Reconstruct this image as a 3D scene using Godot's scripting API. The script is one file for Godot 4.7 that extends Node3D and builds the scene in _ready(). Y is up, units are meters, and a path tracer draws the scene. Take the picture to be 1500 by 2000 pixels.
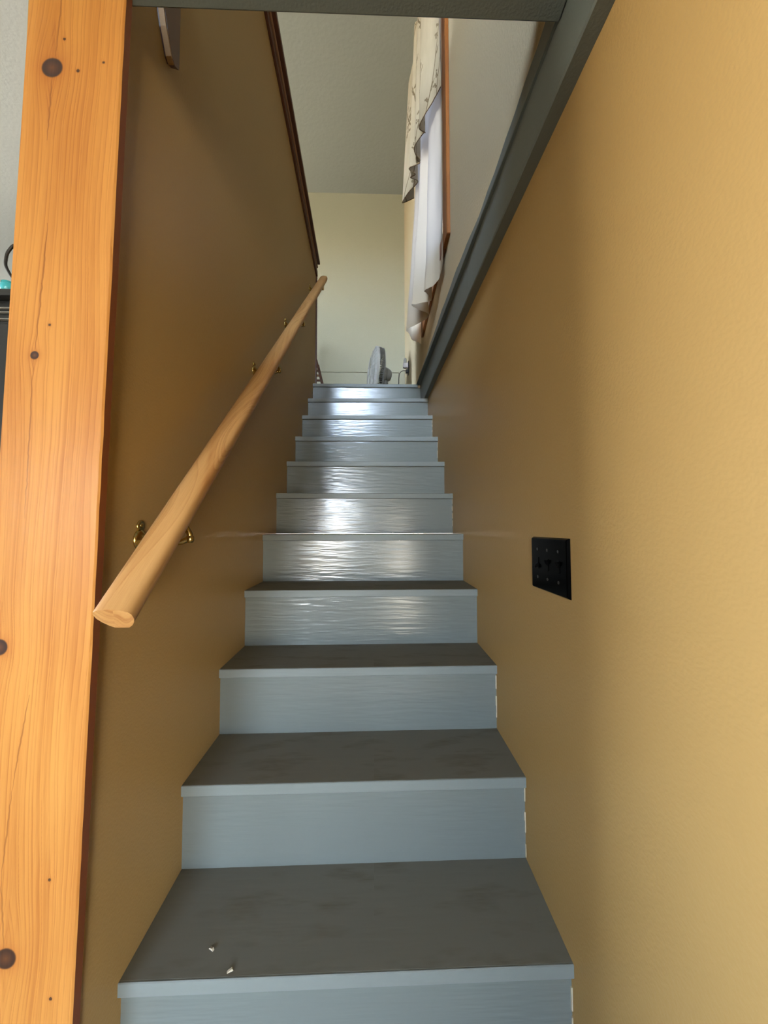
extends Node3D

# All places are given as (x to the right, y above the eye, z ahead of the eye) in metres; V() turns them into the scene's axes.
const EYE := 1.377
const FLOOR_Y := -1.377
const DECK_Y := 1.102          # floor of the storey above
const CEIL_LOW := 0.912
const CEIL_HIGH := 3.655
const FAR_Z := 3.86
const UP_X := 0.336            # window wall above the stair
const BACK_Z := -3.1

var M := {}
var taken := {}
var rng := RandomNumberGenerator.new()

# ------------------------------------------------------------------ helpers
func V(x: float, y: float, z: float) -> Vector3:
	return Vector3(x, y + EYE, -z)

func XL(z: float) -> float: return -0.4525 - 0.0062 * (z - 0.69)
func XR(z: float) -> float: return 0.365 + 0.0115 * (z - 0.69)

func numbered(called: String) -> String:
	var n: int = taken.get(called, 0)
	taken[called] = n + 1
	return called if n == 0 else "%s_%03d" % [called, n]

func tag(o: Node, label: String, category: String, kind := "", group := "") -> void:
	o.set_meta("label", label)
	o.set_meta("category", category)
	if kind: o.set_meta("kind", kind)
	if group: o.set_meta("group", group)

func thing(called: String, label: String, category: String, at := Vector3.ZERO, kind := "", group := "") -> Node3D:
	var o := Node3D.new()
	o.name = numbered(called)
	add_child(o, true)
	o.position = at
	tag(o, label, category, kind, group)
	return o

func begin(smooth := false) -> SurfaceTool:
	var st := SurfaceTool.new()
	st.begin(Mesh.PRIMITIVE_TRIANGLES)
	st.set_smooth_group(0 if smooth else -1)
	return st

# commits the shape as one mesh; the points are given in the scene's axes, so a child is moved back by its parents' place
func put(called: String, st: SurfaceTool, m: Material, parent: Node3D = self, tangents := false) -> MeshInstance3D:
	st.generate_normals()
	if tangents: st.generate_tangents()
	var o := MeshInstance3D.new()
	o.mesh = st.commit()
	o.material_override = m
	o.cast_shadow = GeometryInstance3D.SHADOW_CASTING_SETTING_DOUBLE_SIDED
	if parent == self:
		o.name = numbered(called)
	else:
		o.name = called
		var n := 1
		while parent.has_node(NodePath(String(o.name))):
			o.name = "%s_%03d" % [called, n]
			n += 1
	parent.add_child(o, true)
	var off := Vector3.ZERO
	var p: Node = parent
	while p != self:
		off += (p as Node3D).position
		p = p.get_parent()
	o.position = -off
	return o

func struct(called: String, st: SurfaceTool, m: Material, label: String, category: String) -> MeshInstance3D:
	var o := put(called, st, m)
	tag(o, label, category, "structure")
	return o

# a convex polygon turned so that it faces away from c
func poly(st: SurfaceTool, pts: Array, c: Vector3, uvs: Array = []) -> void:
	var n := Vector3.ZERO
	for i in pts.size():
		var p: Vector3 = pts[i]
		var q: Vector3 = pts[(i + 1) % pts.size()]
		n += Vector3((p.y - q.y) * (p.z + q.z), (p.z - q.z) * (p.x + q.x), (p.x - q.x) * (p.y + q.y))
	var mid := Vector3.ZERO
	for p in pts: mid += p
	mid /= pts.size()
	var away: bool = n.dot(mid - c) > 0.0
	for i in range(1, pts.size() - 1):
		var o: Array = [0, i + 1, i] if away else [0, i, i + 1]
		for k in o:
			if uvs: st.set_uv(uvs[k])
			st.add_vertex(pts[k])

# a six-sided solid with corners c[x + 2*y + 4*z], its edges cut by bevel b
func hexa(st: SurfaceTool, c: Array, b := 0.0) -> void:
	var mid := Vector3.ZERO
	for p in c: mid += p
	mid /= 8.0
	if b <= 0.0:
		for f in [[0, 2, 6, 4], [1, 3, 7, 5], [0, 1, 5, 4], [2, 3, 7, 6], [0, 1, 3, 2], [4, 5, 7, 6]]:
			poly(st, [c[f[0]], c[f[1]], c[f[2]], c[f[3]]], mid)
		return
	var q := {}
	for i in 8:
		for a in 3:
			var p: Vector3 = c[i]
			var r := p
			for e in 3:
				if e == a: continue
				var d: Vector3 = c[i ^ (1 << e)] - p
				r += d.normalized() * minf(b, d.length() * 0.45)
			q[i * 3 + a] = r
	for a in 3:
		var e1 := 1 << ((a + 1) % 3)
		var e2 := 1 << ((a + 2) % 3)
		for s in 2:
			var o := (1 << a) * s
			poly(st, [q[o * 3 + a], q[(o | e1) * 3 + a], q[(o | e1 | e2) * 3 + a], q[(o | e2) * 3 + a]], mid)
		for s in 4:
			var o := (e1 if s & 1 else 0) | (e2 if s & 2 else 0)
			var o2 := o | (1 << a)
			var a1 := (a + 1) % 3
			var a2 := (a + 2) % 3
			poly(st, [q[o * 3 + a1], q[o2 * 3 + a1], q[o2 * 3 + a2], q[o * 3 + a2]], mid)
	for i in 8:
		poly(st, [q[i * 3], q[i * 3 + 1], q[i * 3 + 2]], mid)

# a box between two corners given in (x, y, z ahead)
func box(st: SurfaceTool, x0: float, x1: float, y0: float, y1: float, z0: float, z1: float, b := 0.0) -> void:
	var c := []
	for k in 2:
		for j in 2:
			for i in 2:
				c.append(V([x0, x1][i], [y0, y1][j], [z0, z1][k]))
	hexa(st, c, b)

# joins rings of points (each an Array of Vector3, same length); closed rings face outwards from the ring's middle
func loft(st: SurfaceTool, rings: Array, caps := true, uv_scale := Vector2(1, 1), lengths: Array = []) -> void:
	var n: int = rings[0].size()
	var mids := []
	for r in rings:
		var m := Vector3.ZERO
		for p in r: m += p
		mids.append(m / n)
	for i in rings.size() - 1:
		var c: Vector3 = (mids[i] + mids[i + 1]) / 2.0
		for j in n:
			var j2 := (j + 1) % n
			var uvs := []
			if lengths:
				uvs = [Vector2(float(j) / n, lengths[i]) * uv_scale, Vector2(float(j + 1) / n, lengths[i]) * uv_scale, Vector2(float(j + 1) / n, lengths[i + 1]) * uv_scale, Vector2(float(j) / n, lengths[i + 1]) * uv_scale]
			poly(st, [rings[i][j], rings[i][j2], rings[i + 1][j2], rings[i + 1][j]], c, uvs)
	if caps:
		for e in [0, rings.size() - 1]:
			var inner: Vector3 = mids[1] if e == 0 else mids[rings.size() - 2]
			st.set_smooth_group(-1)
			var uvs := []
			for j in (n if lengths else 0): uvs.append(Vector2(0.2 + 0.1 * cos(TAU * j / n), 0.1 * sin(TAU * j / n)))
			poly(st, rings[e], inner, uvs)
			st.set_smooth_group(0)

func ring(at: Vector3, axis: Vector3, r: float, n := 12, squash := 1.0) -> Array:
	var a := axis.normalized()
	var u := a.cross(Vector3.UP if absf(a.y) < 0.9 else Vector3.RIGHT).normalized()
	var v := a.cross(u)
	var out := []
	for i in n:
		var t := TAU * i / n
		out.append(at + u * cos(t) * r + v * sin(t) * r * squash)
	return out

func tube(st: SurfaceTool, path: Array, r: float, n := 8) -> void:
	var rings := []
	var u := Vector3.RIGHT
	for i in path.size():
		var d: Vector3 = path[mini(i + 1, path.size() - 1)] - path[maxi(i - 1, 0)]
		d = d.normalized()
		if i == 0:
			u = d.cross(Vector3.UP if absf(d.y) < 0.9 else Vector3.RIGHT).normalized()
		else:
			u = (u - d * u.dot(d)).normalized()
		var v := d.cross(u)
		var one := []
		for k in n: one.append(path[i] + u * cos(TAU * k / n) * r + v * sin(TAU * k / n) * r)
		rings.append(one)
	loft(st, rings)

# turns a profile [[along axis, radius], ...] about an axis
func lathe(st: SurfaceTool, at: Vector3, axis: Vector3, profile: Array, n := 24) -> void:
	var rings := []
	for p in profile: rings.append(ring(at + axis.normalized() * p[0], axis, maxf(p[1], 0.0004), n))
	loft(st, rings)

func hoop(st: SurfaceTool, at: Vector3, axis: Vector3, big: float, small: float, n := 40) -> void:
	var spine := ring(at, axis, big, n)
	for i in n:
		var a: Vector3 = spine[i]
		var b: Vector3 = spine[(i + 1) % n]
		var da: Vector3 = spine[(i + 1) % n] - spine[(i + n - 1) % n]
		var db: Vector3 = spine[(i + 2) % n] - a
		loft(st, [ring(a, da, small, 6), ring(b, db, small, 6)], false)

func curve(pts: Array, steps := 6) -> Array:
	var out := []
	for i in pts.size() - 1:
		for s in steps:
			var p0: Vector3 = pts[maxi(i - 1, 0)]
			var p3: Vector3 = pts[mini(i + 2, pts.size() - 1)]
			out.append((pts[i] as Vector3).cubic_interpolate(pts[i + 1], p0, p3, float(s) / steps))
	out.append(pts[-1])
	return out

# a double-sided sheet over a grid of points
func sheet(st: SurfaceTool, grid: Array) -> void:
	var rows := grid.size()
	var cols: int = grid[0].size()
	for i in rows - 1:
		for j in cols - 1:
			var q := [[i, j], [i, j + 1], [i + 1, j + 1], [i, j], [i + 1, j + 1], [i + 1, j]]
			for e in q:
				st.set_uv(Vector2(float(e[1]) / (cols - 1), float(e[0]) / (rows - 1)))
				st.add_vertex(grid[e[0]][e[1]])

# ------------------------------------------------------------------ textures and materials
func tex(img: Image) -> ImageTexture:
	img.generate_mipmaps()
	return ImageTexture.create_from_image(img)

func noise(freq: float, oct := 3, sd := 1) -> FastNoiseLite:
	var n := FastNoiseLite.new()
	n.noise_type = FastNoiseLite.TYPE_SIMPLEX_SMOOTH
	n.frequency = freq
	n.fractal_octaves = oct
	n.seed = sd
	return n

func bump_texture(freq: float, oct: int, strength: float, sd := 1, w := 512, h := 512, rw := 512, rh := 512) -> ImageTexture:
	var img: Image = noise(freq, oct, sd).get_seamless_image(w, h)
	img.convert(Image.FORMAT_RGBA8)
	if w != rw or h != rh: img.resize(rw, rh, Image.INTERPOLATE_CUBIC)
	img.bump_map_to_normal_map(strength)
	return tex(img)

func matte(c: Color, rough: float, spec := 0.5) -> StandardMaterial3D:
	var m := StandardMaterial3D.new()
	m.albedo_color = c
	m.roughness = rough
	m.metallic_specular = spec
	m.cull_mode = BaseMaterial3D.CULL_DISABLED
	return m

func bumpy(m: StandardMaterial3D, t: Texture2D, per_metre: float, strength: float) -> StandardMaterial3D:
	m.normal_enabled = true
	m.normal_texture = t
	m.normal_scale = strength
	m.uv1_triplanar = true
	m.uv1_world_triplanar = true
	m.uv1_scale = Vector3.ONE * per_metre
	return m

# pine grain over a board of size w by h metres; knots are [u, v, radius] in metres from the lower left
func grain_image(pw: int, ph: int, w: float, h: float, knots: Array, light: Color, dark: Color, spacing: float, sd: int, warp := 0.012, cracks: Array = []) -> Image:
	var img := Image.create(pw, ph, false, Image.FORMAT_RGB8)
	var n1 := noise(1.0, 2, sd)
	var n2 := noise(1.0, 2, sd + 7)
	var n3 := noise(1.0, 1, sd + 13)
	for j in ph:
		var v := h * (1.0 - (j + 0.5) / ph)
		var near := []
		for k in knots:
			if absf(v - k[1]) < maxf(k[2] * 14.0, 0.05): near.append(k)
		for i in pw:
			var u := w * (i + 0.5) / pw
			var r := u + warp * n1.get_noise_2d(u * 6.0, v * 1.1)
			var halo := 0.0
			var core := 0.0
			for k in near:
				var du: float = u - k[0]
				var dv: float = v - k[1]
				var s: float = k[2]
				var d := sqrt(du * du + dv * dv)
				r -= signf(du) * s * 1.15 * exp(-absf(du) / (s * 2.2)) * exp(-dv * dv / (s * s * 16.0))
				halo = maxf(halo, exp(-maxf(0.0, d - s) / (s * 0.7)) * 0.55)
				halo = maxf(halo, 0.5 * exp(-du * du / (s * s * 0.05)) * exp(-maxf(0.0, absf(dv) - s) / (s * 4.0)))
				if d < s * 1.08: core = maxf(core, clampf((s * 1.08 - d) / (s * 0.16), 0.0, 1.0) * (1.0 - 0.35 * clampf(1.0 - d / (s * 0.75), 0.0, 1.0)))
			var t := fposmod(r / spacing + 0.6 * n3.get_noise_1d(r * 90.0), 1.0)
			var line := pow(t, 3.0) * (1.0 if t < 0.93 else (1.0 - t) / 0.07)
			line *= 0.55 + 0.45 * n2.get_noise_2d(u * 60.0, v * 3.0)
			var fine := n2.get_noise_2d(u * 900.0, v * 14.0)
			var wide := n1.get_noise_2d(u * 14.0 + 9.0, v * 1.7)
			var c := light.lerp(dark, clampf(0.72 * line + 0.12 * fine + 0.24 * wide + 0.1, 0.0, 1.0))
			c = c.lerp(Color(0.60, 0.32, 0.12), halo * 0.7)
			for k in cracks:
				if v <= k[1] and v >= k[3]:
					var cu: float = lerpf(k[0], k[2], (k[1] - v) / (k[1] - k[3])) + 0.0012 * n2.get_noise_1d(v * 40.0)
					var cw := 0.0011 * sin(PI * clampf((k[1] - v) / (k[1] - k[3]), 0.03, 0.97))
					c = c.lerp(Color(0.40, 0.19, 0.07), clampf(1.3 - absf(u - cu) / (cw + 0.0003), 0.0, 1.0) * 0.45)
			c = c.lerp(Color(0.20, 0.115, 0.085), core)
			img.set_pixel(i, j, c)
	return img

func stroke(img: Image, a: Vector2, b: Vector2, r: float, c: Color) -> void:
	var n := int(a.distance_to(b)) + 1
	for s in n + 1:
		var p := a.lerp(b, float(s) / n)
		for y in range(int(p.y - r), int(p.y + r) + 1):
			for x in range(int(p.x - r), int(p.x + r) + 1):
				if x >= 0 and y >= 0 and x < img.get_width() and y < img.get_height() and Vector2(x, y).distance_to(p) <= r:
					img.set_pixel(x, y, c)

# cream cloth printed with thin brown twigs
func twig_cloth() -> Image:
	var img := Image.create(1024, 640, false, Image.FORMAT_RGB8)
	var n := noise(0.02, 3, 5)
	for y in 640:
		for x in 1024:
			var k := 0.03 * n.get_noise_2d(x, y * 0.4)
			img.set_pixel(x, y, Color(0.86 + k, 0.80 + k, 0.68 + k))
	var brown := Color(0.56, 0.49, 0.38)
	var r := RandomNumberGenerator.new()
	r.seed = 11
	for s in 12:
		var p := Vector2(40.0 + 84.0 * s + r.randf_range(-14, 14), 640)
		var lean := r.randf_range(-0.3, 0.3)
		while p.y > -10:
			lean = clampf(lean + r.randf_range(-0.35, 0.35), -0.7, 0.7)
			var q := p + Vector2(lean * 26.0, -26.0)
			stroke(img, p, q, 3.0, brown)
			if r.randf() < 0.62:
				var side := 1.0 if r.randf() < 0.5 else -1.0
				var t := q + Vector2(side * r.randf_range(12, 26), -r.randf_range(8, 26))
				stroke(img, q, t, 1.8, brown)
				for l in 4:
					var f := q.lerp(t, 0.35 + 0.2 * l) + Vector2(r.randf_range(-7, 7), r.randf_range(-7, 7))
					stroke(img, f, f + Vector2(side * 6, -5), 3.0, brown.lightened(0.08))
			p = q
	return img

func make_materials() -> void:
	var peel := bump_texture(0.05, 2, 6.0, 3)
	var coarse := bump_texture(0.03, 3, 10.0, 8)
	var brush := bump_texture(0.05, 3, 8.0, 21, 48, 512, 512, 512)
	M.ochre = bumpy(matte(Color(0.765, 0.622, 0.385), 0.33), peel, 5.0, 0.12)
	M.tan = bumpy(matte(Color(0.88, 0.80, 0.645), 0.55), peel, 4.0, 0.35)
	M.cream = bumpy(matte(Color(0.80, 0.785, 0.68), 0.65), peel, 4.0, 0.35)
	M.ceiling_white = bumpy(matte(Color(0.86, 0.90, 0.93), 0.85), coarse, 6.0, 0.08)
	M.ceiling_high = bumpy(matte(Color(0.83, 0.84, 0.80), 0.85), coarse, 1.6, 0.08)
	M.wall_white = bumpy(matte(Color(0.78, 0.79, 0.78), 0.8), peel, 4.0, 0.4)
	M.step = bumpy(matte(Color(0.485, 0.515, 0.505), 0.2, 0.8), brush, 2.0, 0.085)
	M.tread = bumpy(matte(Color(0.475, 0.48, 0.45), 0.68, 0.3), brush, 2.0, 0.04)
	var dirt := Image.create(512, 512, false, Image.FORMAT_RGB8)
	var dn := noise(0.008, 4, 61)
	var dm := noise(0.05, 2, 62)
	for j in 512:
		for i in 512:
			var k := clampf(dn.get_noise_2d(i * 0.5, j * 1.6) * 1.3 - 0.12, 0.0, 0.6) * (0.75 + 0.5 * dm.get_noise_2d(i * 0.4, j * 3.0))
			dirt.set_pixel(i, j, Color(1, 1, 1).lerp(Color(0.62, 0.56, 0.46), k * 0.5))
	M.tread.albedo_texture = tex(dirt)
	M.nosing = bumpy(matte(Color(0.52, 0.55, 0.54), 0.45), brush, 2.0, 0.05)
	M.trim_grey = bumpy(matte(Color(0.43, 0.46, 0.445), 0.5), peel, 6.0, 0.15)
	M.floor = bumpy(matte(Color(0.68, 0.58, 0.46), 0.45), brush, 1.0, 0.2)
	M.seam = matte(Color(0.86, 0.82, 0.72), 0.7)
	M.black = matte(Color(0.004, 0.004, 0.0045), 0.18, 0.10)
	M.black_toggle = matte(Color(0.01, 0.01, 0.011), 0.25, 0.12)
	M.black_screw = matte(Color(0.05, 0.05, 0.055), 0.3)
	M.brass = matte(Color(0.80, 0.70, 0.46), 0.22)
	M.brass.metallic = 1.0
	M.dark_wood = matte(Color(0.27, 0.135, 0.06), 0.4)
	M.mid_wood = matte(Color(0.62, 0.46, 0.32), 0.45)
	M.splinter = matte(Color(0.70, 0.55, 0.36), 0.6)
	M.casing = matte(Color(1, 1, 1), 0.4)
	M.casing.albedo_texture = tex(grain_image(96, 768, 0.09, 1.7, [[0.05, 0.9, 0.004], [0.045, 0.55, 0.004]], Color(0.60, 0.37, 0.17), Color(0.42, 0.23, 0.10), 0.008, 44))
	M.casing.uv1_triplanar = true
	M.casing.uv1_scale = Vector3(9.0, 0.55, 9.0)
	M.pine = matte(Color(1, 1, 1), 0.34)
	M.pine.albedo_texture = tex(grain_image(320, 2048, 0.158, 2.30, [[0.046, 2.146, 0.0165], [0.046, 1.661, 0.0065], [0.020, 1.202, 0.012], [0.0576, 0.745, 0.0145], [0.063, 2.197, 0.0022], [0.088, 2.142, 0.0026], [0.1285, 2.158, 0.002], [0.0666, 1.711, 0.002], [0.115, 0.856, 0.002], [0.126, 0.686, 0.0022]], Color(0.83, 0.585, 0.30), Color(0.58, 0.31, 0.105), 0.0075, 3, 0.014, [[0.054, 1.88, 0.050, 1.74], [0.050, 1.78, 0.047, 1.67], [0.045, 1.655, 0.046, 1.40], [0.069, 1.13, 0.052, 0.99], [0.052, 0.99, 0.044, 0.86], [0.044, 0.86, 0.054, 0.76], [0.047, 2.13, 0.045, 2.02], [0.056, 2.30, 0.050, 2.165]]))
	var fine := noise(0.02, 3, 77).get_seamless_image(512, 64)
	fine.convert(Image.FORMAT_RGBA8)
	fine.resize(512, 512, Image.INTERPOLATE_CUBIC)
	fine.bump_map_to_normal_map(4.0)
	M.pine.normal_enabled = true
	M.pine.normal_texture = tex(fine)
	M.pine.normal_scale = 0.25
	M.pine_side = matte(Color(0.46, 0.24, 0.10), 0.5)
	M.rail = matte(Color(1, 1, 1), 0.36)
	M.rail.albedo_texture = tex(grain_image(192, 1536, 0.16, 2.9, [], Color(0.86, 0.67, 0.43), Color(0.66, 0.41, 0.19), 0.016, 19, 0.06))
	M.sheer = matte(Color(0.79, 0.73, 0.63), 0.8, 0.2)
	M.sheer.backlight_enabled = true
	M.sheer.backlight = Color(0.21, 0.215, 0.23)
	M.valance = matte(Color(1, 1, 1), 0.85, 0.2)
	M.valance.albedo_color = Color(0.9, 0.9, 0.9)
	M.valance.albedo_texture = tex(twig_cloth())
	M.hem = matte(Color(0.48, 0.40, 0.31), 0.9, 0.2)
	M.glass = matte(Color(0.9, 0.95, 1.0, 0.06), 0.0)
	M.glass.transparency = BaseMaterial3D.TRANSPARENCY_ALPHA
	M.plastic = matte(Color(0.76, 0.75, 0.72), 0.35)
	M.plastic_grey = matte(Color(0.55, 0.55, 0.53), 0.35)
	M.plastic_dark = matte(Color(0.12, 0.12, 0.12), 0.4)
	M.silver = matte(Color(0.75, 0.75, 0.73), 0.3)
	M.silver.metallic = 0.6
	M.white_plastic = matte(Color(0.86, 0.82, 0.80), 0.3)
	M.cabinet = matte(Color(0.05, 0.053, 0.056), 0.35)
	M.cabinet_top = matte(Color(0.09, 0.095, 0.1), 0.3)
	M.teal = matte(Color(0.30, 0.74, 0.80), 0.3)
	M.cord = matte(Color(0.06, 0.045, 0.045), 0.5)
	M.wicker = matte(Color(0.33, 0.20, 0.11), 0.6)
	M.wicker_light = matte(Color(0.55, 0.40, 0.25), 0.6)

# ------------------------------------------------------------------ the scene
func _ready() -> void:
	rng.seed = 4
	# camera
	var cam := Camera3D.new()
	cam.name = "camera"
	cam.fov = rad_to_deg(2.0 * atan(1000.0 / 715.0))
	cam.near = 0.02
	var rows := [Vector3(0.99961, -0.002078, -0.027846), Vector3(0.000882, 0.99908, -0.04288), Vector3(0.02791, 0.042839, 0.998692)]
	var right := Vector3(rows[0].x, rows[0].y, -rows[0].z)
	var up := Vector3(rows[1].x, rows[1].y, -rows[1].z)
	var ahead := Vector3(rows[2].x, rows[2].y, -rows[2].z)
	cam.transform = Transform3D(Basis(right, up, -ahead).orthonormalized(), Vector3(0, EYE, 0))
	add_child(cam)
	cam.current = true
	# sky and exposure
	var sm := ProceduralSkyMaterial.new()
	sm.sky_top_color = Color(0.72, 0.80, 0.90)
	sm.sky_horizon_color = Color(0.91, 0.955, 1.0)
	sm.ground_horizon_color = Color(0.65, 0.63, 0.59)
	sm.ground_bottom_color = Color(0.45, 0.43, 0.39)
	sm.sky_energy_multiplier = 14.0
	sm.ground_energy_multiplier = 22.0
	var sky := Sky.new()
	sky.sky_material = sm
	var env := Environment.new()
	env.background_mode = Environment.BG_SKY
	env.sky = sky
	env.tonemap_mode = Environment.TONE_MAPPER_LINEAR
	env.tonemap_exposure = 0.098
	env.sdfgi_enabled = true
	env.ssao_enabled = true
	env.ssil_enabled = true
	var we := WorldEnvironment.new()
	we.name = "daylight"
	we.environment = env
	add_child(we)

	make_materials()
	build_shell()
	build_upper_window()
	build_staircase()
	build_beam()
	build_pine_board()
	build_handrail()
	build_switch()
	build_curtains()
	build_half_wall_trim()
	build_fan()
	build_outlet()
	build_left_room()
	build_small_things()

# a wall across x (thin in x) with one opening
func wall_x(st: SurfaceTool, x0: float, x1: float, y0: float, y1: float, z0: float, z1: float, oy0: float, oy1: float, oz0: float, oz1: float) -> void:
	box(st, x0, x1, y0, y1, z0, oz0)
	box(st, x0, x1, y0, y1, oz1, z1)
	box(st, x0, x1, y0, oy0, oz0, oz1)
	box(st, x0, x1, oy1, y1, oz0, oz1)

func build_shell() -> void:
	var st := begin()
	box(st, -4.3, 2.2, FLOOR_Y - 0.12, FLOOR_Y, BACK_Z - 0.15, FAR_Z + 0.15)
	struct("floor", st, M.floor, "brown wooden floor of the room at the foot of the stairs", "floor")
	# right wall, one long slightly turned slab
	st = begin()
	var c := []
	for z in [-0.9, 2.9]:
		for y in [FLOOR_Y, 0.955]:
			for o in [0.0, 0.14]: c.append(V(XR(z) + o, y, z))
	hexa(st, c)
	struct("wall_right", st, M.ochre, "smooth ochre yellow wall on the right of the stairs with the black switch plate", "wall")
	# left wall of the stair, up to the half wall above
	st = begin()
	c = []
	for z in [0.602, 2.885]:
		for y in [FLOOR_Y, 2.20 - 0.0877 * (z - 1.446)]:
			for o in [-0.135, 0.0]: c.append(V(XL(z) + o, y, z))
	hexa(st, c)
	struct("wall_left", st, M.ochre, "shaded ochre yellow wall on the left of the stairs carrying the handrail", "wall")
	# drywall seam, a slight vertical ridge on the left wall near the pine board
	# walls of the room downstairs
	st = begin()
	wall_x(st, -2.95, -2.8, FLOOR_Y, CEIL_LOW, BACK_Z - 0.15, -1.0, -0.7, 0.7, -2.75, -2.35)
	wall_x(st, -2.95, -2.8, FLOOR_Y, CEIL_LOW, -1.0, 1.55, -0.4, 0.87, 0.42, 1.3)
	struct("wall_side", st, M.wall_white, "pale wall with a window far to the left in the room downstairs", "wall")
	st = begin()
	for q in [[-2.95, -1.42], [-0.55, 0.42], [1.45, 2.1]]:
		box(st, q[0], q[1], FLOOR_Y, CEIL_LOW, BACK_Z - 0.15, BACK_Z)
	box(st, -1.42, -0.55, FLOOR_Y, -0.40, BACK_Z - 0.15, BACK_Z)
	box(st, -1.42, -0.55, 0.78, CEIL_LOW, BACK_Z - 0.15, BACK_Z)
	box(st, 0.42, 1.45, 0.05, CEIL_LOW, BACK_Z - 0.15, BACK_Z)
	box(st, 0.42, 1.45, FLOOR_Y, -1.32, BACK_Z - 0.15, BACK_Z)
	box(st, 1.95, 2.1, FLOOR_Y, CEIL_LOW, BACK_Z, -0.75)
	box(st, 0.36, 2.1, FLOOR_Y, CEIL_LOW, -0.9, -0.75)
	struct("wall_back", st, M.wall_white, "pale wall with glass door and window behind the viewer", "wall")
	st = begin()
	box(st, -2.95, -0.585, FLOOR_Y, CEIL_LOW, 1.40, 1.55)
	struct("wall_end", st, M.wall_white, "pale grey wall behind the black cabinet left of the pine board", "wall")
	st = begin()
	box(st, -4.15, 2.1, CEIL_LOW, CEIL_LOW + 0.03, BACK_Z - 0.15, -0.75)
	box(st, -4.15, 0.5, CEIL_LOW, CEIL_LOW + 0.03, -0.75, 0.48)
	box(st, -4.15, -0.585, CEIL_LOW, CEIL_LOW + 0.03, 0.48, 1.55)
	struct("ceiling_low", st, M.ceiling_white, "white textured ceiling of the room downstairs, left of the pine board", "ceiling")
	# upper storey
	st = begin()
	box(st, -3.75, 0.48, CEIL_LOW + 0.03, DECK_Y, -1.2, 0.50)
	box(st, -3.75, -0.60, CEIL_LOW + 0.03, DECK_Y, 0.50, FAR_Z)
	box(st, -0.60, 0.36, CEIL_LOW + 0.03, DECK_Y - 0.002, 2.87, FAR_Z)
	struct("floor_upper", st, M.tread, "grey painted floor of the landing at the top of the stairs", "floor")
	st = begin()
	box(st, -3.75, 0.5, CEIL_HIGH, CEIL_HIGH + 0.1, -1.2, FAR_Z + 0.15)
	struct("ceiling_high", st, M.ceiling_high, "pale grey green ceiling above the top of the stairs", "ceiling")
	st = begin()
	box(st, -3.75, 0.5, DECK_Y - 0.2, CEIL_HIGH, FAR_Z, FAR_Z + 0.15)
	struct("wall_far", st, M.cream, "cream wall at the far end of the landing behind the fan", "wall")
	st = begin()
	box(st, -3.75, -0.95, DECK_Y, CEIL_HIGH, -1.35, -1.2)
	box(st, -0.12, 0.5, DECK_Y, CEIL_HIGH, -1.35, -1.2)
	box(st, -0.95, -0.12, DECK_Y, 1.70, -1.35, -1.2)
	box(st, -0.95, -0.12, 3.05, CEIL_HIGH, -1.35, -1.2)
	struct("wall_near", st, M.cream, "cream upstairs wall above and behind the viewer", "wall")
	st = begin()
	box(st, UP_X, UP_X + 0.13, 0.93, 1.12, -1.35, 0.5)
	box(st, UP_X, UP_X + 0.13, 0.955, 1.12, 2.80, FAR_Z + 0.15)
	var c2 := []
	for z in [0.5, 2.79]:
		for y in [0.9035 + 0.089 * (z - 0.5) + 0.0005, 1.12]:
			for x in [UP_X, UP_X + 0.13]: c2.append(V(x, y, z))
	hexa(st, c2)
	wall_x(st, UP_X, UP_X + 0.13, 1.12, CEIL_HIGH, -1.35, FAR_Z + 0.15, 1.36, 2.86, 1.63, 2.33)
	struct("wall_upper_right", st, M.tan, "cream upstairs wall with the curtained window above the grey beam", "wall")
	st = begin()
	wall_x(st, -3.75, -3.6, DECK_Y, CEIL_HIGH, -1.35, FAR_Z + 0.15, DECK_Y + 0.6, DECK_Y + 2.0, 2.6, 3.4)
	struct("wall_upper_left", st, M.cream, "cream upstairs wall with a window beyond the half wall", "wall")
	# panelled foot of the far wall
	st = begin()
	box(st, -3.5, 0.268, DECK_Y, 1.648, FAR_Z - 0.03, FAR_Z, 0.003)
	box(st, -3.5, 0.268, 1.648, 1.662, FAR_Z - 0.036, FAR_Z, 0.003)
	struct("baseboard_far", st, M.cream, "low cream board along the foot of the far wall behind the fan", "baseboard")

func build_upper_window() -> void:
	var w := thing("window_1", "orange stained wood casing and sash of the window behind the sheer curtain", "window", V(UP_X, 1.30, 1.98), "structure")
	var f := [[1.535, 1.63, 1.285, 2.95], [2.33, 2.42, 1.285, 2.95]]
	for a in f:
		var st := begin()
		box(st, UP_X - 0.016, UP_X + 0.001, a[2], a[3], a[0], a[1], 0.003)
		put("casing", st, M.casing, w)
	for a in [[1.285, 1.365], [2.86, 2.95]]:
		var st := begin()
		box(st, UP_X - 0.016, UP_X + 0.001, a[0], a[1], 1.63, 2.33, 0.003)
		put("casing", st, M.casing, w)
	var st := begin()
	for a in [[1.63, 1.67, 1.365, 2.86], [2.29, 2.33, 1.365, 2.86], [1.67, 2.29, 1.365, 1.41], [1.67, 2.29, 2.815, 2.86], [1.67, 2.29, 2.09, 2.13]]:
		box(st, UP_X + 0.05, UP_X + 0.09, a[2], a[3], a[0], a[1], 0.003)
	put("sash", st, M.casing, w)
	st = begin()
	box(st, UP_X + 0.068, UP_X + 0.072, 1.41, 2.815, 1.67, 2.29)
	put("pane", st, M.glass, w)

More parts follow.
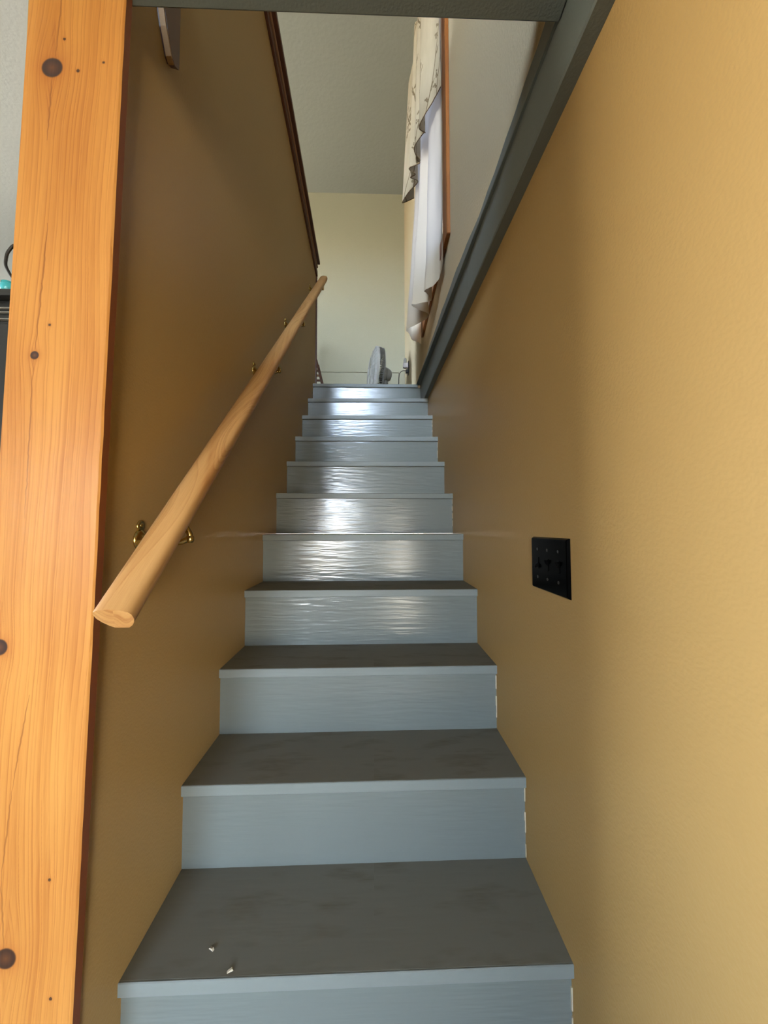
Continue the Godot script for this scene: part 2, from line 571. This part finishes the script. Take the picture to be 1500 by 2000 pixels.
func build_staircase() -> void:
	var s := thing("staircase", "steep straight flight of blue grey painted wooden stairs between ochre walls", "stairs", V(0, FLOOR_Y, 1.5), "structure")
	# [y at the left end, y at the right end]
	var ys := [[-1.187, -1.183], [-0.995, -0.9915], [-0.8038, -0.7996], [-0.6074, -0.6044], [-0.4163, -0.4147], [-0.2211, -0.2214], [-0.0279, -0.0275], [0.1639, 0.1627], [0.3522, 0.353], [0.537, 0.5396], [0.7279, 0.7335], [0.913, 0.9197], [1.1024, 1.1032]]
	var n := ys.size()
	for i in n:
		var z := 0.69412 + 0.207335 * (i - 2)
		var zb := z + 0.207335 + 0.022 if i < n - 1 else 2.875
		var c := []
		for zz in [z + 0.004, zb]:
			for dy in [-0.025, 0.0]:
				c.append(V(XL(zz) - 0.003, ys[i][0] + dy, zz))
				c.append(V((XR(zz) + 0.003) if i < n - 1 else UP_X + 0.004, ys[i][1] + dy, zz))
		var st := begin()
		hexa(st, c, 0.0005)
		put("tread", st, M.tread, s)
		c = []
		for zz in [z, z + 0.0045]:
			for dy in [-0.025, 0.0]:
				c.append(V(XL(zz) - 0.003, ys[i][0] + dy, zz))
				c.append(V((XR(zz) + 0.003) if i < n - 1 else UP_X + 0.004, ys[i][1] + dy, zz))
		st = begin()
		hexa(st, c, 0.0015)
		put("nosing", st, M.nosing, s)
		# riser under this nosing
		c = []
		var lo: Array = [FLOOR_Y, FLOOR_Y] if i == 0 else ys[i - 1]
		for zz in [z + 0.010, z + 0.028]:
			for top in 2:
				c.append(V(XL(zz) - 0.003, (ys[i][0] - 0.0255) if top else lo[0] + 0.0005, zz))
				c.append(V((XR(zz) + 0.003), (ys[i][1] - 0.0255) if top else lo[1] + 0.0005, zz))
		st = begin()
		hexa(st, c)
		put("riser", st, M.step, s)
		if i in [2, 3, 4, 7, 9, 10]:
			st = begin()
			var y: float = lo[1] + 0.004 + 0.03 * (i % 3)
			var top: float = ys[i][1] - 0.028
			while y < top:
				var y2 := minf(top, y + rng.randf_range(0.012, 0.03))
				var w := rng.randf_range(0.0012, 0.0032)
				var cc := []
				for zz in [z + 0.0068, z + 0.012]:
					for yy in [y, y2]:
						for xx in [XR(z) - w, XR(z) + 0.001]: cc.append(V(xx, yy, zz))
				hexa(st, cc)
				y = y2 + (0.0 if rng.randf() < 0.6 else rng.randf_range(0.005, 0.03))
			put("caulk", st, M.seam, s)

func build_beam() -> void:
	# header across the near end of the stair opening
	var st := begin()
	var c := []
	for z in [0.485, 0.612]:
		for y in [0.905, DECK_Y + 0.001]:
			for x in [-0.585, 0.335]: c.append(V(x, y, z))
	hexa(st, c, 0.004)
	var h := struct("trim_1", st, M.trim_grey, "grey painted header beam across the top of the stair opening", "beam")
	# long grey beam and floor edge along the right wall
	var zs := []
	var z := -0.88
	while z < 0.3:
		zs.append(z)
		z += 0.4
	z = 0.3
	while z < 2.766:
		zs.append(z)
		z += 0.03
	zs.append(2.766)
	zs.append(2.812)
	var lip := Curve.new()
	lip.min_value = 0.0
	lip.max_value = 2.0
	for p in [[0.0, 0.93], [0.20, 0.975], [0.31, 0.975], [0.37, 0.985], [0.47, 1.035], [0.587, 1.06], [0.922, 1.108]]:
		lip.add_point(Vector2(p[0], p[1]), 0, 0, Curve.TANGENT_LINEAR, Curve.TANGENT_LINEAR)
	var wob := noise(3.0, 3, 9)
	var beam := []
	var edge := []
	for q in zs:
		var t := maxf(q, 0.3)
		var ya := 0.79 + 0.0644 * (t - 0.51)
		var xb := 0.333 + 0.0128 * (t - 0.5)
		var yb := 0.911 + 0.089 * (t - 0.586)
		if q < 0.61: yb = 0.9115
		var w := 0.0012 * wob.get_noise_1d(q * 3.0)
		beam.append([V(0.40, ya, q), V(xb + 0.003, ya + w, q), V(xb, ya + 0.003 + w, q), V(xb + w, yb, q), V(0.40, yb, q)])
		if q > 0.6:
			var yc: float = lip.sample_baked(q / 3.0) + 0.006 * wob.get_noise_1d(q * 2.0 + 40.0)
			yc = maxf(yc, yb + 0.004)
			var xc := minf(xb - 0.006, UP_X - 0.005)
			edge.append([V(0.37, yb, q), V(xc, yb - 0.0005, q), V(xc - 0.001, yb + 0.002, q), V(UP_X - 0.0035, yc, q), V(0.37, yc, q)])
	st = begin()
	loft(st, beam)
	struct("trim_2", st, M.trim_grey, "long grey painted beam along the top of the right ochre wall", "beam")
	st = begin()
	loft(st, edge)
	struct("trim_3", st, M.trim_grey, "grey painted floor edge with wavy paint line under the cream window wall", "trim")

func build_pine_board() -> void:
	var o := thing("pine_board", "knotty honey coloured pine board standing upright on the end of the left wall", "board", V(-0.52, FLOOR_Y, 0.59), "structure")
	var k := 0.0207
	var y0 := FLOOR_Y
	var y1 := 0.910
	var z0 := 0.585
	var z1 := 0.6015
	var l := func(y: float, e: float) -> float: return -0.4315 + k * (y - 0.025) - (0.1575 if e < 0.5 else 0.0)
	var n := 60
	var front := begin()
	var side := begin()
	var w := noise(2.0, 3, 31)
	var rings := []
	for i in n + 1:
		var y := lerpf(y0, y1, float(i) / n)
		var d := 0.0011 * w.get_noise_1d(y * 9.0)
		var xl: float = l.call(y, 0.0)
		var xr: float = l.call(y, 1.0) + d
		rings.append([V(xl, y, z1), V(xl, y, z0 + 0.0025), V(xl + 0.0025, y, z0), V(xr - 0.0025, y, z0), V(xr, y, z0 + 0.0025), V(xr, y, z1)])
	for i in n:
		var a: Array = rings[i]
		var b: Array = rings[i + 1]
		var va := 1.0 - float(i) / n
		var vb := 1.0 - float(i + 1) / n
		var c: Vector3 = (a[0] + a[5] + b[0] + b[5]) / 4.0 + Vector3(0, 0, -0.002)
		var us := [0.0, 0.0, 0.015, 0.985, 0.995]
		for j in [1, 2, 3]:
			var u0: float = us[j]
			var u1: float = us[j + 1]
			poly(front, [a[j], a[j + 1], b[j + 1], b[j]], c, [Vector2(u0, va), Vector2(u1, va), Vector2(u1, vb), Vector2(u0, vb)])
		for j in [0, 4, 5]:
			var j2: int = (j + 1) % 6
			poly(side, [a[j], a[j2], b[j2], b[j]], c)
	put("face", front, M.pine, o, true)
	put("edge", side, M.pine_side, o)

func build_handrail() -> void:
	var dir := V(0.0051, 0.9425, 1.0) - V(0, 0, 0)
	dir = dir.normalized()
	var a := V(-0.367, -0.127, 0.535)
	var b := V(-0.366, 1.832, 2.632)
	dir = (b - a).normalized()
	var o := thing("handrail", "long light brown wooden handrail climbing the left ochre wall on brass brackets", "handrail", V(-0.36, 0.8, 1.5))
	var side := Vector3.RIGHT
	var nup := side.cross(-dir).normalized()
	if nup.y < 0: nup = -nup
	# bread loaf profile: crowned top, narrow flat foot
	var prof := [[-0.010, -0.0245], [-0.0165, -0.019], [-0.0225, -0.011], [-0.0262, -0.002], [-0.0266, 0.008], [-0.0235, 0.0145], [-0.016, 0.018], [-0.006, 0.0197], [0.006, 0.0197], [0.016, 0.018], [0.0235, 0.0145], [0.0266, 0.008], [0.0262, -0.002], [0.0225, -0.011], [0.0165, -0.019], [0.010, -0.0245]]
	var rings := []
	var lens := []
	for i in 41:
		var p := a.lerp(b, i / 40.0)
		var r := []
		for q in prof: r.append(p + side * q[0] + nup * q[1])
		rings.append(r)
		lens.append(i / 40.0)
	# rounded upper end
	for e in [[0.012, 0.9], [0.019, 0.6], [0.021, 0.3]]:
		var r := []
		for q in prof: r.append(b + dir * e[0] + side * q[0] * e[1] + nup * q[1] * e[1])
		rings.append(r)
		lens.append(1.0 + e[0] * 0.3)
	var st := begin(true)
	loft(st, rings, true, Vector2(1, 1), lens)
	put("rail", st, M.rail, o)
	for z in [0.722, 1.385, 1.875, 2.60]:
		var t: float = (z - 0.535) / (2.632 - 0.535)
		var top := a.lerp(b, t) - nup * 0.024
		var wx := XL(z)
		var y := top.y - EYE - 0.052
		st = begin(true)
		tube(st, curve([V(wx + 0.004, y, z), V(wx + 0.035, y - 0.004, z), V(wx + 0.075, y - 0.006, z), V(wx + 0.096, y + 0.006, z), V(top.x, y + 0.03, z), top + nup * 0.001]), 0.0055, 10)
		lathe(st, V(wx + 0.097, y + 0.002, z), Vector3.UP, [[-0.009, 0.001], [-0.008, 0.005], [-0.004, 0.0068], [0.003, 0.0065], [0.008, 0.003]], 12)
		var br := put("bracket", st, M.brass, o)
		st = begin(true)
		lathe(st, V(wx, y, z), Vector3.RIGHT, [[0.0005, 0.020], [0.003, 0.020], [0.006, 0.016], [0.012, 0.009], [0.016, 0.007]], 20)
		for sy in [-0.026, 0.026]:
			lathe(st, V(wx, y + sy, z), Vector3.RIGHT, [[0.0005, 0.011], [0.003, 0.011], [0.004, 0.008]], 14)
		put("wall_plate", st, M.brass, br)
		for sy in [-0.027, 0.027]:
			st = begin(true)
			lathe(st, V(wx, y + sy, z), Vector3.RIGHT, [[0.003, 0.005], [0.0055, 0.0042], [0.0065, 0.002]], 10)
			put("screw", st, M.brass, br)
		st = begin()
		var s0 := top - nup * 0.001
		var cc := []
		for kz in [-0.028, 0.028]:
			for ky in [-0.002, 0.0015]:
				for kx in [-0.008, 0.008]: cc.append(s0 + dir * kz + nup * ky + side * kx)
		hexa(st, cc, 0.001)
		put("strap", st, M.brass, br)

func build_switch() -> void:
	var zc := 0.752
	var yc := -0.0775
	var o := thing("switch_plate", "glossy black three gang light switch plate on the right ochre wall", "light switch", V(XR(zc), yc, zc))
	var x := XR(zc)
	var st := begin()
	var c := []
	for z in [0.671, 0.833]:
		for y in [-0.1355, -0.0205]:
			for e in [[-0.0065, 0.004], [0.0005, 0.0]]:
				var inset: float = e[1]
				c.append(V(XR(z) + e[0], y + (inset if y < -0.1 else -inset), z + (inset if z < 0.75 else -inset)))
	hexa(st, c, 0.0012)
	put("plate", st, M.black, o)
	for i in 3:
		var z := zc + 0.046 * (i - 1)
		st = begin()
		box(st, XR(z) - 0.0078, XR(z) - 0.006, yc - 0.0125, yc + 0.0125, z - 0.0055, z + 0.0055, 0.0006)
		var tip: float = [0.008, 0.008, -0.008][i]
		c = []
		for kz in [-0.0035, 0.0035]:
			for ky in [-0.004, 0.004]:
				c.append(V(XR(z) - 0.0135, yc + tip + ky * 0.7, z + kz * 0.8))
				c.append(V(XR(z) - 0.006, yc + tip * 0.25 + ky * 1.4, z + kz * 1.2))
		hexa(st, c, 0.0008)
		put("toggle", st, M.black_toggle, o)
		for sy in [-0.030, 0.030]:
			st = begin(true)
			lathe(st, V(XR(z) - 0.006, yc + sy, z), Vector3.LEFT, [[0.0, 0.0034], [0.0012, 0.003], [0.0018, 0.0016]], 12)
			put("screw", st, M.black_screw, o)

func plan(pts: Array, per := 5) -> Array:
	var v := []
	for p in pts: v.append(Vector3(p[1], 0, p[0]))
	return curve(v, per)

func build_curtains() -> void:
	# sheer: gathered on a rod at the top, opening into deep folds at the hem
	var hem := plan([[1.61, 0.318], [1.69, 0.322], [1.745, 0.308], [1.80, 0.262], [1.83, 0.275], [1.885, 0.308], [1.91, 0.235], [1.92, 0.203], [1.955, 0.235], [2.02, 0.312], [2.08, 0.29], [2.17, 0.204], [2.20, 0.212], [2.26, 0.235], [2.31, 0.255], [2.335, 0.312]], 5)
	var rows := 34
	var grid := []
	var n := hem.size()
	var wr := noise(1.0, 3, 15)
	for i in rows + 1:
		var t := float(i) / rows
		var y := lerpf(2.90, 1.205, t)
		var open := pow(t, 1.4)
		var r := []
		for j in n:
			var s := float(j) / (n - 1)
			var h: Vector3 = hem[j]
			var zt := 1.60 + 0.73 * s
			var xt := lerpf(0.317, 0.300, minf(1.0, s * 6.0)) + 0.008 * sin(s * 40.0) * minf(1.0, s * 6.0)
			var x := lerpf(xt, h.x, open) + 0.006 * t * wr.get_noise_2d(s * 9.0, t * 5.0)
			var z := lerpf(zt, h.z, open)
			var drop := 0.012 * wr.get_noise_2d(s * 7.0, 3.0) * t
			r.append(V(minf(x, 0.318 if z < 1.64 else 0.33), y + drop, z))
		grid.append(r)
	var o := thing("sheer_curtain", "long white sheer curtain hanging in folds over the upstairs window", "curtain", V(0.30, 1.2, 1.98))
	var st := begin(true)
	sheet(st, grid)
	put("panel", st, M.sheer, o)
	st = begin()
	for j in n - 1:
		var a: Vector3 = grid[rows][j]
		var b: Vector3 = grid[rows][j + 1]
		poly(st, [a + Vector3(0, 0.02, 0), b + Vector3(0, 0.02, 0), b + Vector3(-0.001, 0, 0), a + Vector3(-0.001, 0, 0)], a + Vector3(1, 0, 0))
	put("hem", st, M.sheer, o)

	# valance: twig printed cloth, its lower edge in a run of folds
	hem = plan([[1.565, 0.306], [1.64, 0.290], [1.71, 0.252], [1.775, 0.232], [1.812, 0.268], [1.83, 0.262], [1.90, 0.226], [1.94, 0.232], [1.975, 0.266], [2.0, 0.203], [2.03, 0.243], [2.06, 0.216], [2.10, 0.266], [2.18, 0.226], [2.285, 0.188], [2.30, 0.205], [2.272, 0.262]], 5)
	n = hem.size()
	rows = 20
	grid = []
	for i in rows + 1:
		var t := float(i) / rows
		var open := 0.45 + 0.55 * t
		var r := []
		for j in n:
			var s := float(j) / (n - 1)
			var h: Vector3 = hem[j]
			var x := lerpf(0.268, h.x, open)
			var low := 2.045 + 0.035 * s - 0.02 * sin(PI * s * 4.0)
			if s < 0.06: low -= 0.05 * (0.06 - s) / 0.06
			if s > 0.8: low += 0.05 * (s - 0.8) / 0.2
			r.append(V(x, lerpf(2.93, low, t), h.z))
		grid.append(r)
	o = thing("valance", "cream valance printed with thin brown twigs, hung above the sheer curtain", "valance", V(0.27, 2.1, 1.9))
	st = begin(true)
	sheet(st, grid)
	put("cloth", st, M.valance, o)
	st = begin(true)
	var path := []
	for p in grid[rows]: path.append(p)
	tube(st, path, 0.0022, 6)
	put("hem_cord", st, M.hem, o)
	st = begin(true)
	tube(st, [V(0.285, 2.90, 1.56), V(0.285, 2.90, 2.40)], 0.009, 10)
	put("rod", st, M.silver, o)

func build_half_wall_trim() -> void:
	var o := thing("trim_4", "dark brown stained wood cap and edging on the half wall above the left ochre wall", "trim", V(-0.45, 2.1, 1.7), "structure")
	var stuff := [["apron", 0.0, 0.044, -0.002, 0.014, 2.895, M.dark_wood], ["moulding", 0.044, 0.056, -0.002, 0.021, 2.86, M.mid_wood], ["cap", 0.056, 0.080, -0.155, 0.040, 2.84, M.dark_wood]]
	for p in stuff:
		var st := begin()
		var c := []
		for z in [0.62, p[5]]:
			var base: float = 2.157 - 0.0877 * (z - 1.446)
			for y in [p[1], p[2]]:
				for x in [p[3], p[4]]: c.append(V(XL(z) + x, base + y, z))
		hexa(st, c, 0.002)
		put(p[0], st, p[6], o)
	var st := begin()
	box(st, XL(2.89) - 0.14, XL(2.89) + 0.011, DECK_Y, 2.03, 2.885, 2.900, 0.002)
	put("end_board", st, M.dark_wood, o)

func build_fan() -> void:
	var hub := V(0.005, 1.455, 3.40)
	var ax := Vector3(-0.985, 0.05, 0.17).normalized()
	var o := thing("fan", "grey desk fan standing on the landing at the top of the stairs", "fan", V(0.03, DECK_Y, 3.40))
	var R := 0.235
	var st := begin(true)
	# front grille: bulging wires
	var u := ax.cross(Vector3.UP).normalized()
	var v := ax.cross(u)
	for k in 28:
		var t := TAU * k / 28
		var d := u * cos(t) + v * sin(t)
		var path := []
		for e in [[0.055, 0.03], [0.053, 0.09], [0.043, 0.15], [0.028, 0.20], [0.008, R]]: path.append(hub + ax * e[0] + d * e[1])
		tube(st, path, 0.0013, 5)
	for e in [[0.055, 0.05], [0.046, 0.135], [0.028, 0.20]]: hoop(st, hub + ax * e[0], ax, e[1], 0.0017)
	lathe(st, hub + ax * 0.048, ax, [[0.0, 0.035], [0.008, 0.034], [0.012, 0.025], [0.013, 0.002]])
	put("front_grille", st, M.plastic, o)
	st = begin(true)
	lathe(st, hub + ax * 0.0, ax, [[-0.012, R - 0.004], [-0.012, R + 0.005], [0.010, R + 0.005], [0.012, R], [0.010, R - 0.004]], 56)
	put("rim", st, M.plastic, o)
	st = begin(true)
	for k in 84:
		var t := TAU * k / 84
		var d := u * cos(t) + v * sin(t)
		var path := []
		for e in [[-0.008, R], [-0.035, R], [-0.058, R - 0.012], [-0.070, R - 0.05]]: path.append(hub + ax * e[0] + d * e[1])
		tube(st, path, 0.0024, 5)
	for k in 36:
		var t := TAU * k / 36
		var d := u * cos(t) + v * sin(t)
		tube(st, [hub + ax * -0.070 + d * (R - 0.05), hub + ax * -0.076 + d * 0.12, hub + ax * -0.076 + d * 0.05], 0.0018, 5)
	hoop(st, hub + ax * -0.060, ax, R - 0.008, 0.0045)
	hoop(st, hub + ax * -0.071, ax, R - 0.05, 0.003)
	put("rear_grille", st, M.plastic_grey, o)
	for k in 3:
		var t := TAU * k / 3 + 0.4
		st = begin(true)
		var g := []
		for i in 9:
			var row := []
			for j in 7:
				var rr := 0.03 + 0.175 * i / 8.0
				var wd := lerpf(0.25, 0.85, sin(PI * minf(1.0, i / 8.0 * 0.75)))
				var aa := t + (j / 6.0 - 0.5) * wd
				var d := u * cos(aa) + v * sin(aa)
				row.append(hub + d * rr + ax * (-0.03 + 0.035 * (j / 6.0 - 0.5)))
			g.append(row)
		sheet(st, g)
		put("blade", st, M.plastic_grey, o)
	st = begin(true)
	lathe(st, hub, ax, [[-0.065, 0.060], [-0.072, 0.073], [-0.105, 0.070], [-0.110, 0.068]], 28)
	lathe(st, hub, ax, [[-0.113, 0.067], [-0.135, 0.060], [-0.158, 0.045], [-0.166, 0.022], [-0.167, 0.002]], 28)
	var motor := put("motor_housing", st, M.plastic_grey, o)
	st = begin(true)
	lathe(st, hub, ax, [[-0.109, 0.066], [-0.1135, 0.066]], 28)
	put("seam", st, M.plastic_dark, motor)
	st = begin(true)
	lathe(st, hub + ax * -0.125 + Vector3(0, 0.05, 0), Vector3.UP, [[0.0, 0.007], [0.018, 0.0065], [0.021, 0.004]], 12)
	put("knob", st, M.plastic_dark, motor)
	var nk := hub + ax * -0.098
	st = begin(true)
	tube(st, curve([nk + Vector3(0, -0.055, 0), nk + Vector3(0.004, -0.085, 0), nk + Vector3(0.0, -0.13, 0), Vector3(nk.x, DECK_Y + EYE + 0.14, nk.z)]), 0.030, 16)
	put("neck", st, M.plastic_grey, o)
	st = begin(true)
	var foot := Vector3(nk.x, DECK_Y + EYE, nk.z)
	lathe(st, foot, Vector3.UP, [[0.0, 0.12], [0.012, 0.125], [0.025, 0.11], [0.04, 0.06], [0.06, 0.034], [0.15, 0.030]], 36)
	put("base", st, M.plastic_grey, o)

func build_outlet() -> void:
	var z := 3.44
	var x := UP_X
	var y := 1.53
	var o := thing("wall_outlet", "dark cover plate of a wall outlet beside the fan on the window wall", "outlet", V(x, y, z))
	var st := begin()
	box(st, x - 0.006, x + 0.0005, y - 0.06, y + 0.055, z - 0.036, z + 0.036, 0.002)
	put("plate", st, M.plastic_dark, o)
	st = begin(true)
	lathe(st, V(x - 0.0055, y, z), Vector3.LEFT, [[0.0, 0.004], [0.0015, 0.003], [0.002, 0.001]], 10)
	put("screw", st, M.black_screw, o)
	var p := thing("night_light", "small white plug-in night light in the outlet beside the fan", "night light", V(x, y + 0.03, z))
	st = begin()
	box(st, x - 0.055, x - 0.0062, y - 0.002, y + 0.045, z - 0.02, z + 0.02, 0.006)
	put("body", st, M.white_plastic, p)
	st = begin(true)
	lathe(st, V(x - 0.034, y + 0.043, z), Vector3.UP, [[0.0, 0.015], [0.03, 0.0145], [0.048, 0.011], [0.055, 0.003]], 16)
	put("shade", st, M.plastic, p)
	var w := thing("power_cord", "thin dark cord with plug running from the outlet down towards the fan", "cord", V(x, y - 0.04, z))
	st = begin()
	box(st, x - 0.03, x - 0.0062, y - 0.052, y - 0.016, z - 0.013, z + 0.013, 0.004)
	put("plug", st, M.cord, w)
	st = begin(true)
	tube(st, curve([V(x - 0.028, y - 0.03, z), V(x - 0.055, y - 0.028, z), V(x - 0.085, y - 0.055, z - 0.01), V(x - 0.098, y - 0.12, z - 0.02), V(x - 0.10, y - 0.25, z - 0.03), V(x - 0.095, DECK_Y + 0.03, z - 0.02), V(x - 0.06, DECK_Y + 0.004, z + 0.02), V(0.30, DECK_Y + 0.004, z + 0.2)], 5), 0.0032, 7)
	put("cable", st, M.cord, w)

func build_left_room() -> void:
	# tall black cabinet left of the pine board
	var o := thing("cabinet", "tall black cabinet with thin silver lines beside the pine board", "cabinet", V(-1.25, FLOOR_Y, 1.18))
	var st := begin()
	box(st, -1.74, -0.76, FLOOR_Y, 0.572, 1.012, 1.37, 0.004)
	put("body", st, M.cabinet, o)
	st = begin()
	box(st, -1.76, -0.74, 0.634, 0.652, 0.995, 1.38, 0.003)
	put("top", st, M.cabinet_top, o)
	st = begin()
	box(st, -1.73, -0.77, 0.5725, 0.6335, 1.02, 1.37, 0.002)
	put("frieze", st, M.cabinet, o)
	for y in [0.6085, 0.5965, 0.5735]:
		st = begin()
		box(st, -1.73, -0.77, y - 0.0012, y + 0.0012, 1.0125 if y > 0.58 else 1.006, 1.03, 0.0004)
		put("silver_line", st, M.silver, o)
	for s in 2:
		st = begin()
		box(st, -1.73 + 0.485 * s, -1.255 + 0.485 * s, FLOOR_Y + 0.09, 0.56, 1.003, 1.0115, 0.003)
		var d := put("door", st, M.cabinet, o)
		st = begin(true)
		var hx := -1.29 + 0.07 * s
		tube(st, curve([V(hx, -0.35, 1.003), V(hx, -0.35, 0.98), V(hx, -0.20, 0.98), V(hx, -0.20, 1.003)], 4), 0.005, 8)
		put("handle", st, M.silver, d)
	# loop of black cord standing on the cabinet
	st = begin(true)
	tube(st, curve([V(-0.90, 0.656, 1.06), V(-0.93, 0.66, 1.06), V(-1.015, 0.70, 1.05), V(-1.052, 0.745, 1.05), V(-1.056, 0.775, 1.05), V(-1.048, 0.80, 1.05), V(-1.025, 0.815, 1.05), V(-0.97, 0.79, 1.06), V(-0.92, 0.70, 1.07), V(-0.89, 0.656, 1.07)], 6), 0.0038, 8)
	var k := put("cord_loop", st, M.cord)
	tag(k, "loop of thin black cord sticking up above the black cabinet", "cord")
	var j := thing("teal_jar", "small round teal jar on top of the black cabinet", "jar", V(-1.012, 0.652, 1.017))
	st = begin(true)
	lathe(st, V(-1.012, 0.6525, 1.017), Vector3.UP, [[0.0, 0.014], [0.003, 0.017], [0.020, 0.017], [0.024, 0.015]], 20)
	put("body", st, M.teal, j)
	st = begin(true)
	lathe(st, V(-1.012, 0.6767, 1.017), Vector3.UP, [[0.0, 0.0165], [0.003, 0.016], [0.006, 0.010], [0.0065, 0.002]], 20)
	put("lid", st, M.teal, j)

func build_small_things() -> void:
	# torn end of a stained board high on the left wall
	var o := thing("board_stub", "splintered dark brown board end high on the left wall under the header", "board", V(-0.45, 1.1, 0.75))
	var st := begin()
	var za := 0.790
	var p := [[1.35, 0.62], [1.20, 0.694], [1.13, 0.713], [1.115, 0.722], [1.06, 0.742], [1.022, 0.764], [1.017, 0.772], [1.03, 0.790], [1.35, 0.790]]
	var r0 := []
	var r1 := []
	for q in p:
		r0.append(V(XL(q[1]) + 0.0005, q[0], q[1]))
		r1.append(V(XL(q[1]) + 0.016, q[0], q[1] + 0.004))
	loft(st, [r0, r1])
	put("body", st, M.dark_wood, o)
	st = begin()
	for i in 5:
		var a: Array = p[i + 1]
		var b: Array = p[mini(i + 2, 6)]
		var w := 0.002 + 0.0012 * (i % 2)
		var c := []
		for e in [a, b]:
			for kx in [0.004, 0.0155]:
				for kz in [-0.002, w]: c.append(V(XL(e[1]) + kx, e[0] - 0.001, e[1] + kz))
		hexa(st, c)
	put("torn_edge", st, M.splinter, o)
	# dark slatted rack standing on the landing behind the half wall
	var rack := thing("slatted_rack", "small dark brown slatted wooden rack at the top left of the stairs", "rack", V(-0.47, DECK_Y, 3.05))
	for s in 2:
		var dz := 0.10 * s
		st = begin()
		var c := []
		for e in [[DECK_Y, -0.405], [1.40, -0.475]]:
			for kz in [0.0, 0.014]:
				for kx in [-0.012, 0.006]: c.append(V(e[1] + kx, e[0], 3.0 + dz + kz))
		hexa(st, c, 0.001)
		put("leg", st, M.wicker, rack)
	for i in 7:
		st = begin()
		var y := DECK_Y + 0.03 + 0.042 * i
		var x := lerpf(-0.405, -0.475, (y - DECK_Y) / 0.30) - 0.006
		box(st, x - 0.10, x + 0.002, y, y + 0.016, 3.004, 3.014, 0.001)
		put("slat", st, M.wicker_light if i % 2 else M.wicker, rack)
	# chips of wood on the lowest tread in view
	var chips := [[-0.31, 0.742, 0.5, "pale curled wood shaving on the lowest tread, farther from its front edge"], [-0.261, 0.706, -0.4, "pale curled wood shaving on the lowest tread right behind its front edge"]]
	for q in chips:
		st = begin()
		var c0 := V(q[0], -0.8025, q[1])
		var d := Vector3(cos(q[2]), 0, sin(q[2]))
		var e := Vector3(-d.z, 0, d.x)
		var cc := []
		for ky in [[0.0, 1.0], [0.0022, 0.6]]:
			for kx in [-1.0, 1.0]:
				for kz in [-1.0, 1.0]:
					cc.append(c0 + d * kx * 0.0055 * ky[1] + e * kz * 0.0018 + Vector3(0, ky[0] + (0.002 if kx > 0 and ky[0] > 0 else 0.0), 0))
		hexa(st, cc)
		var m := put("wood_shaving", st, M.seam)
		tag(m, q[3], "wood chip")
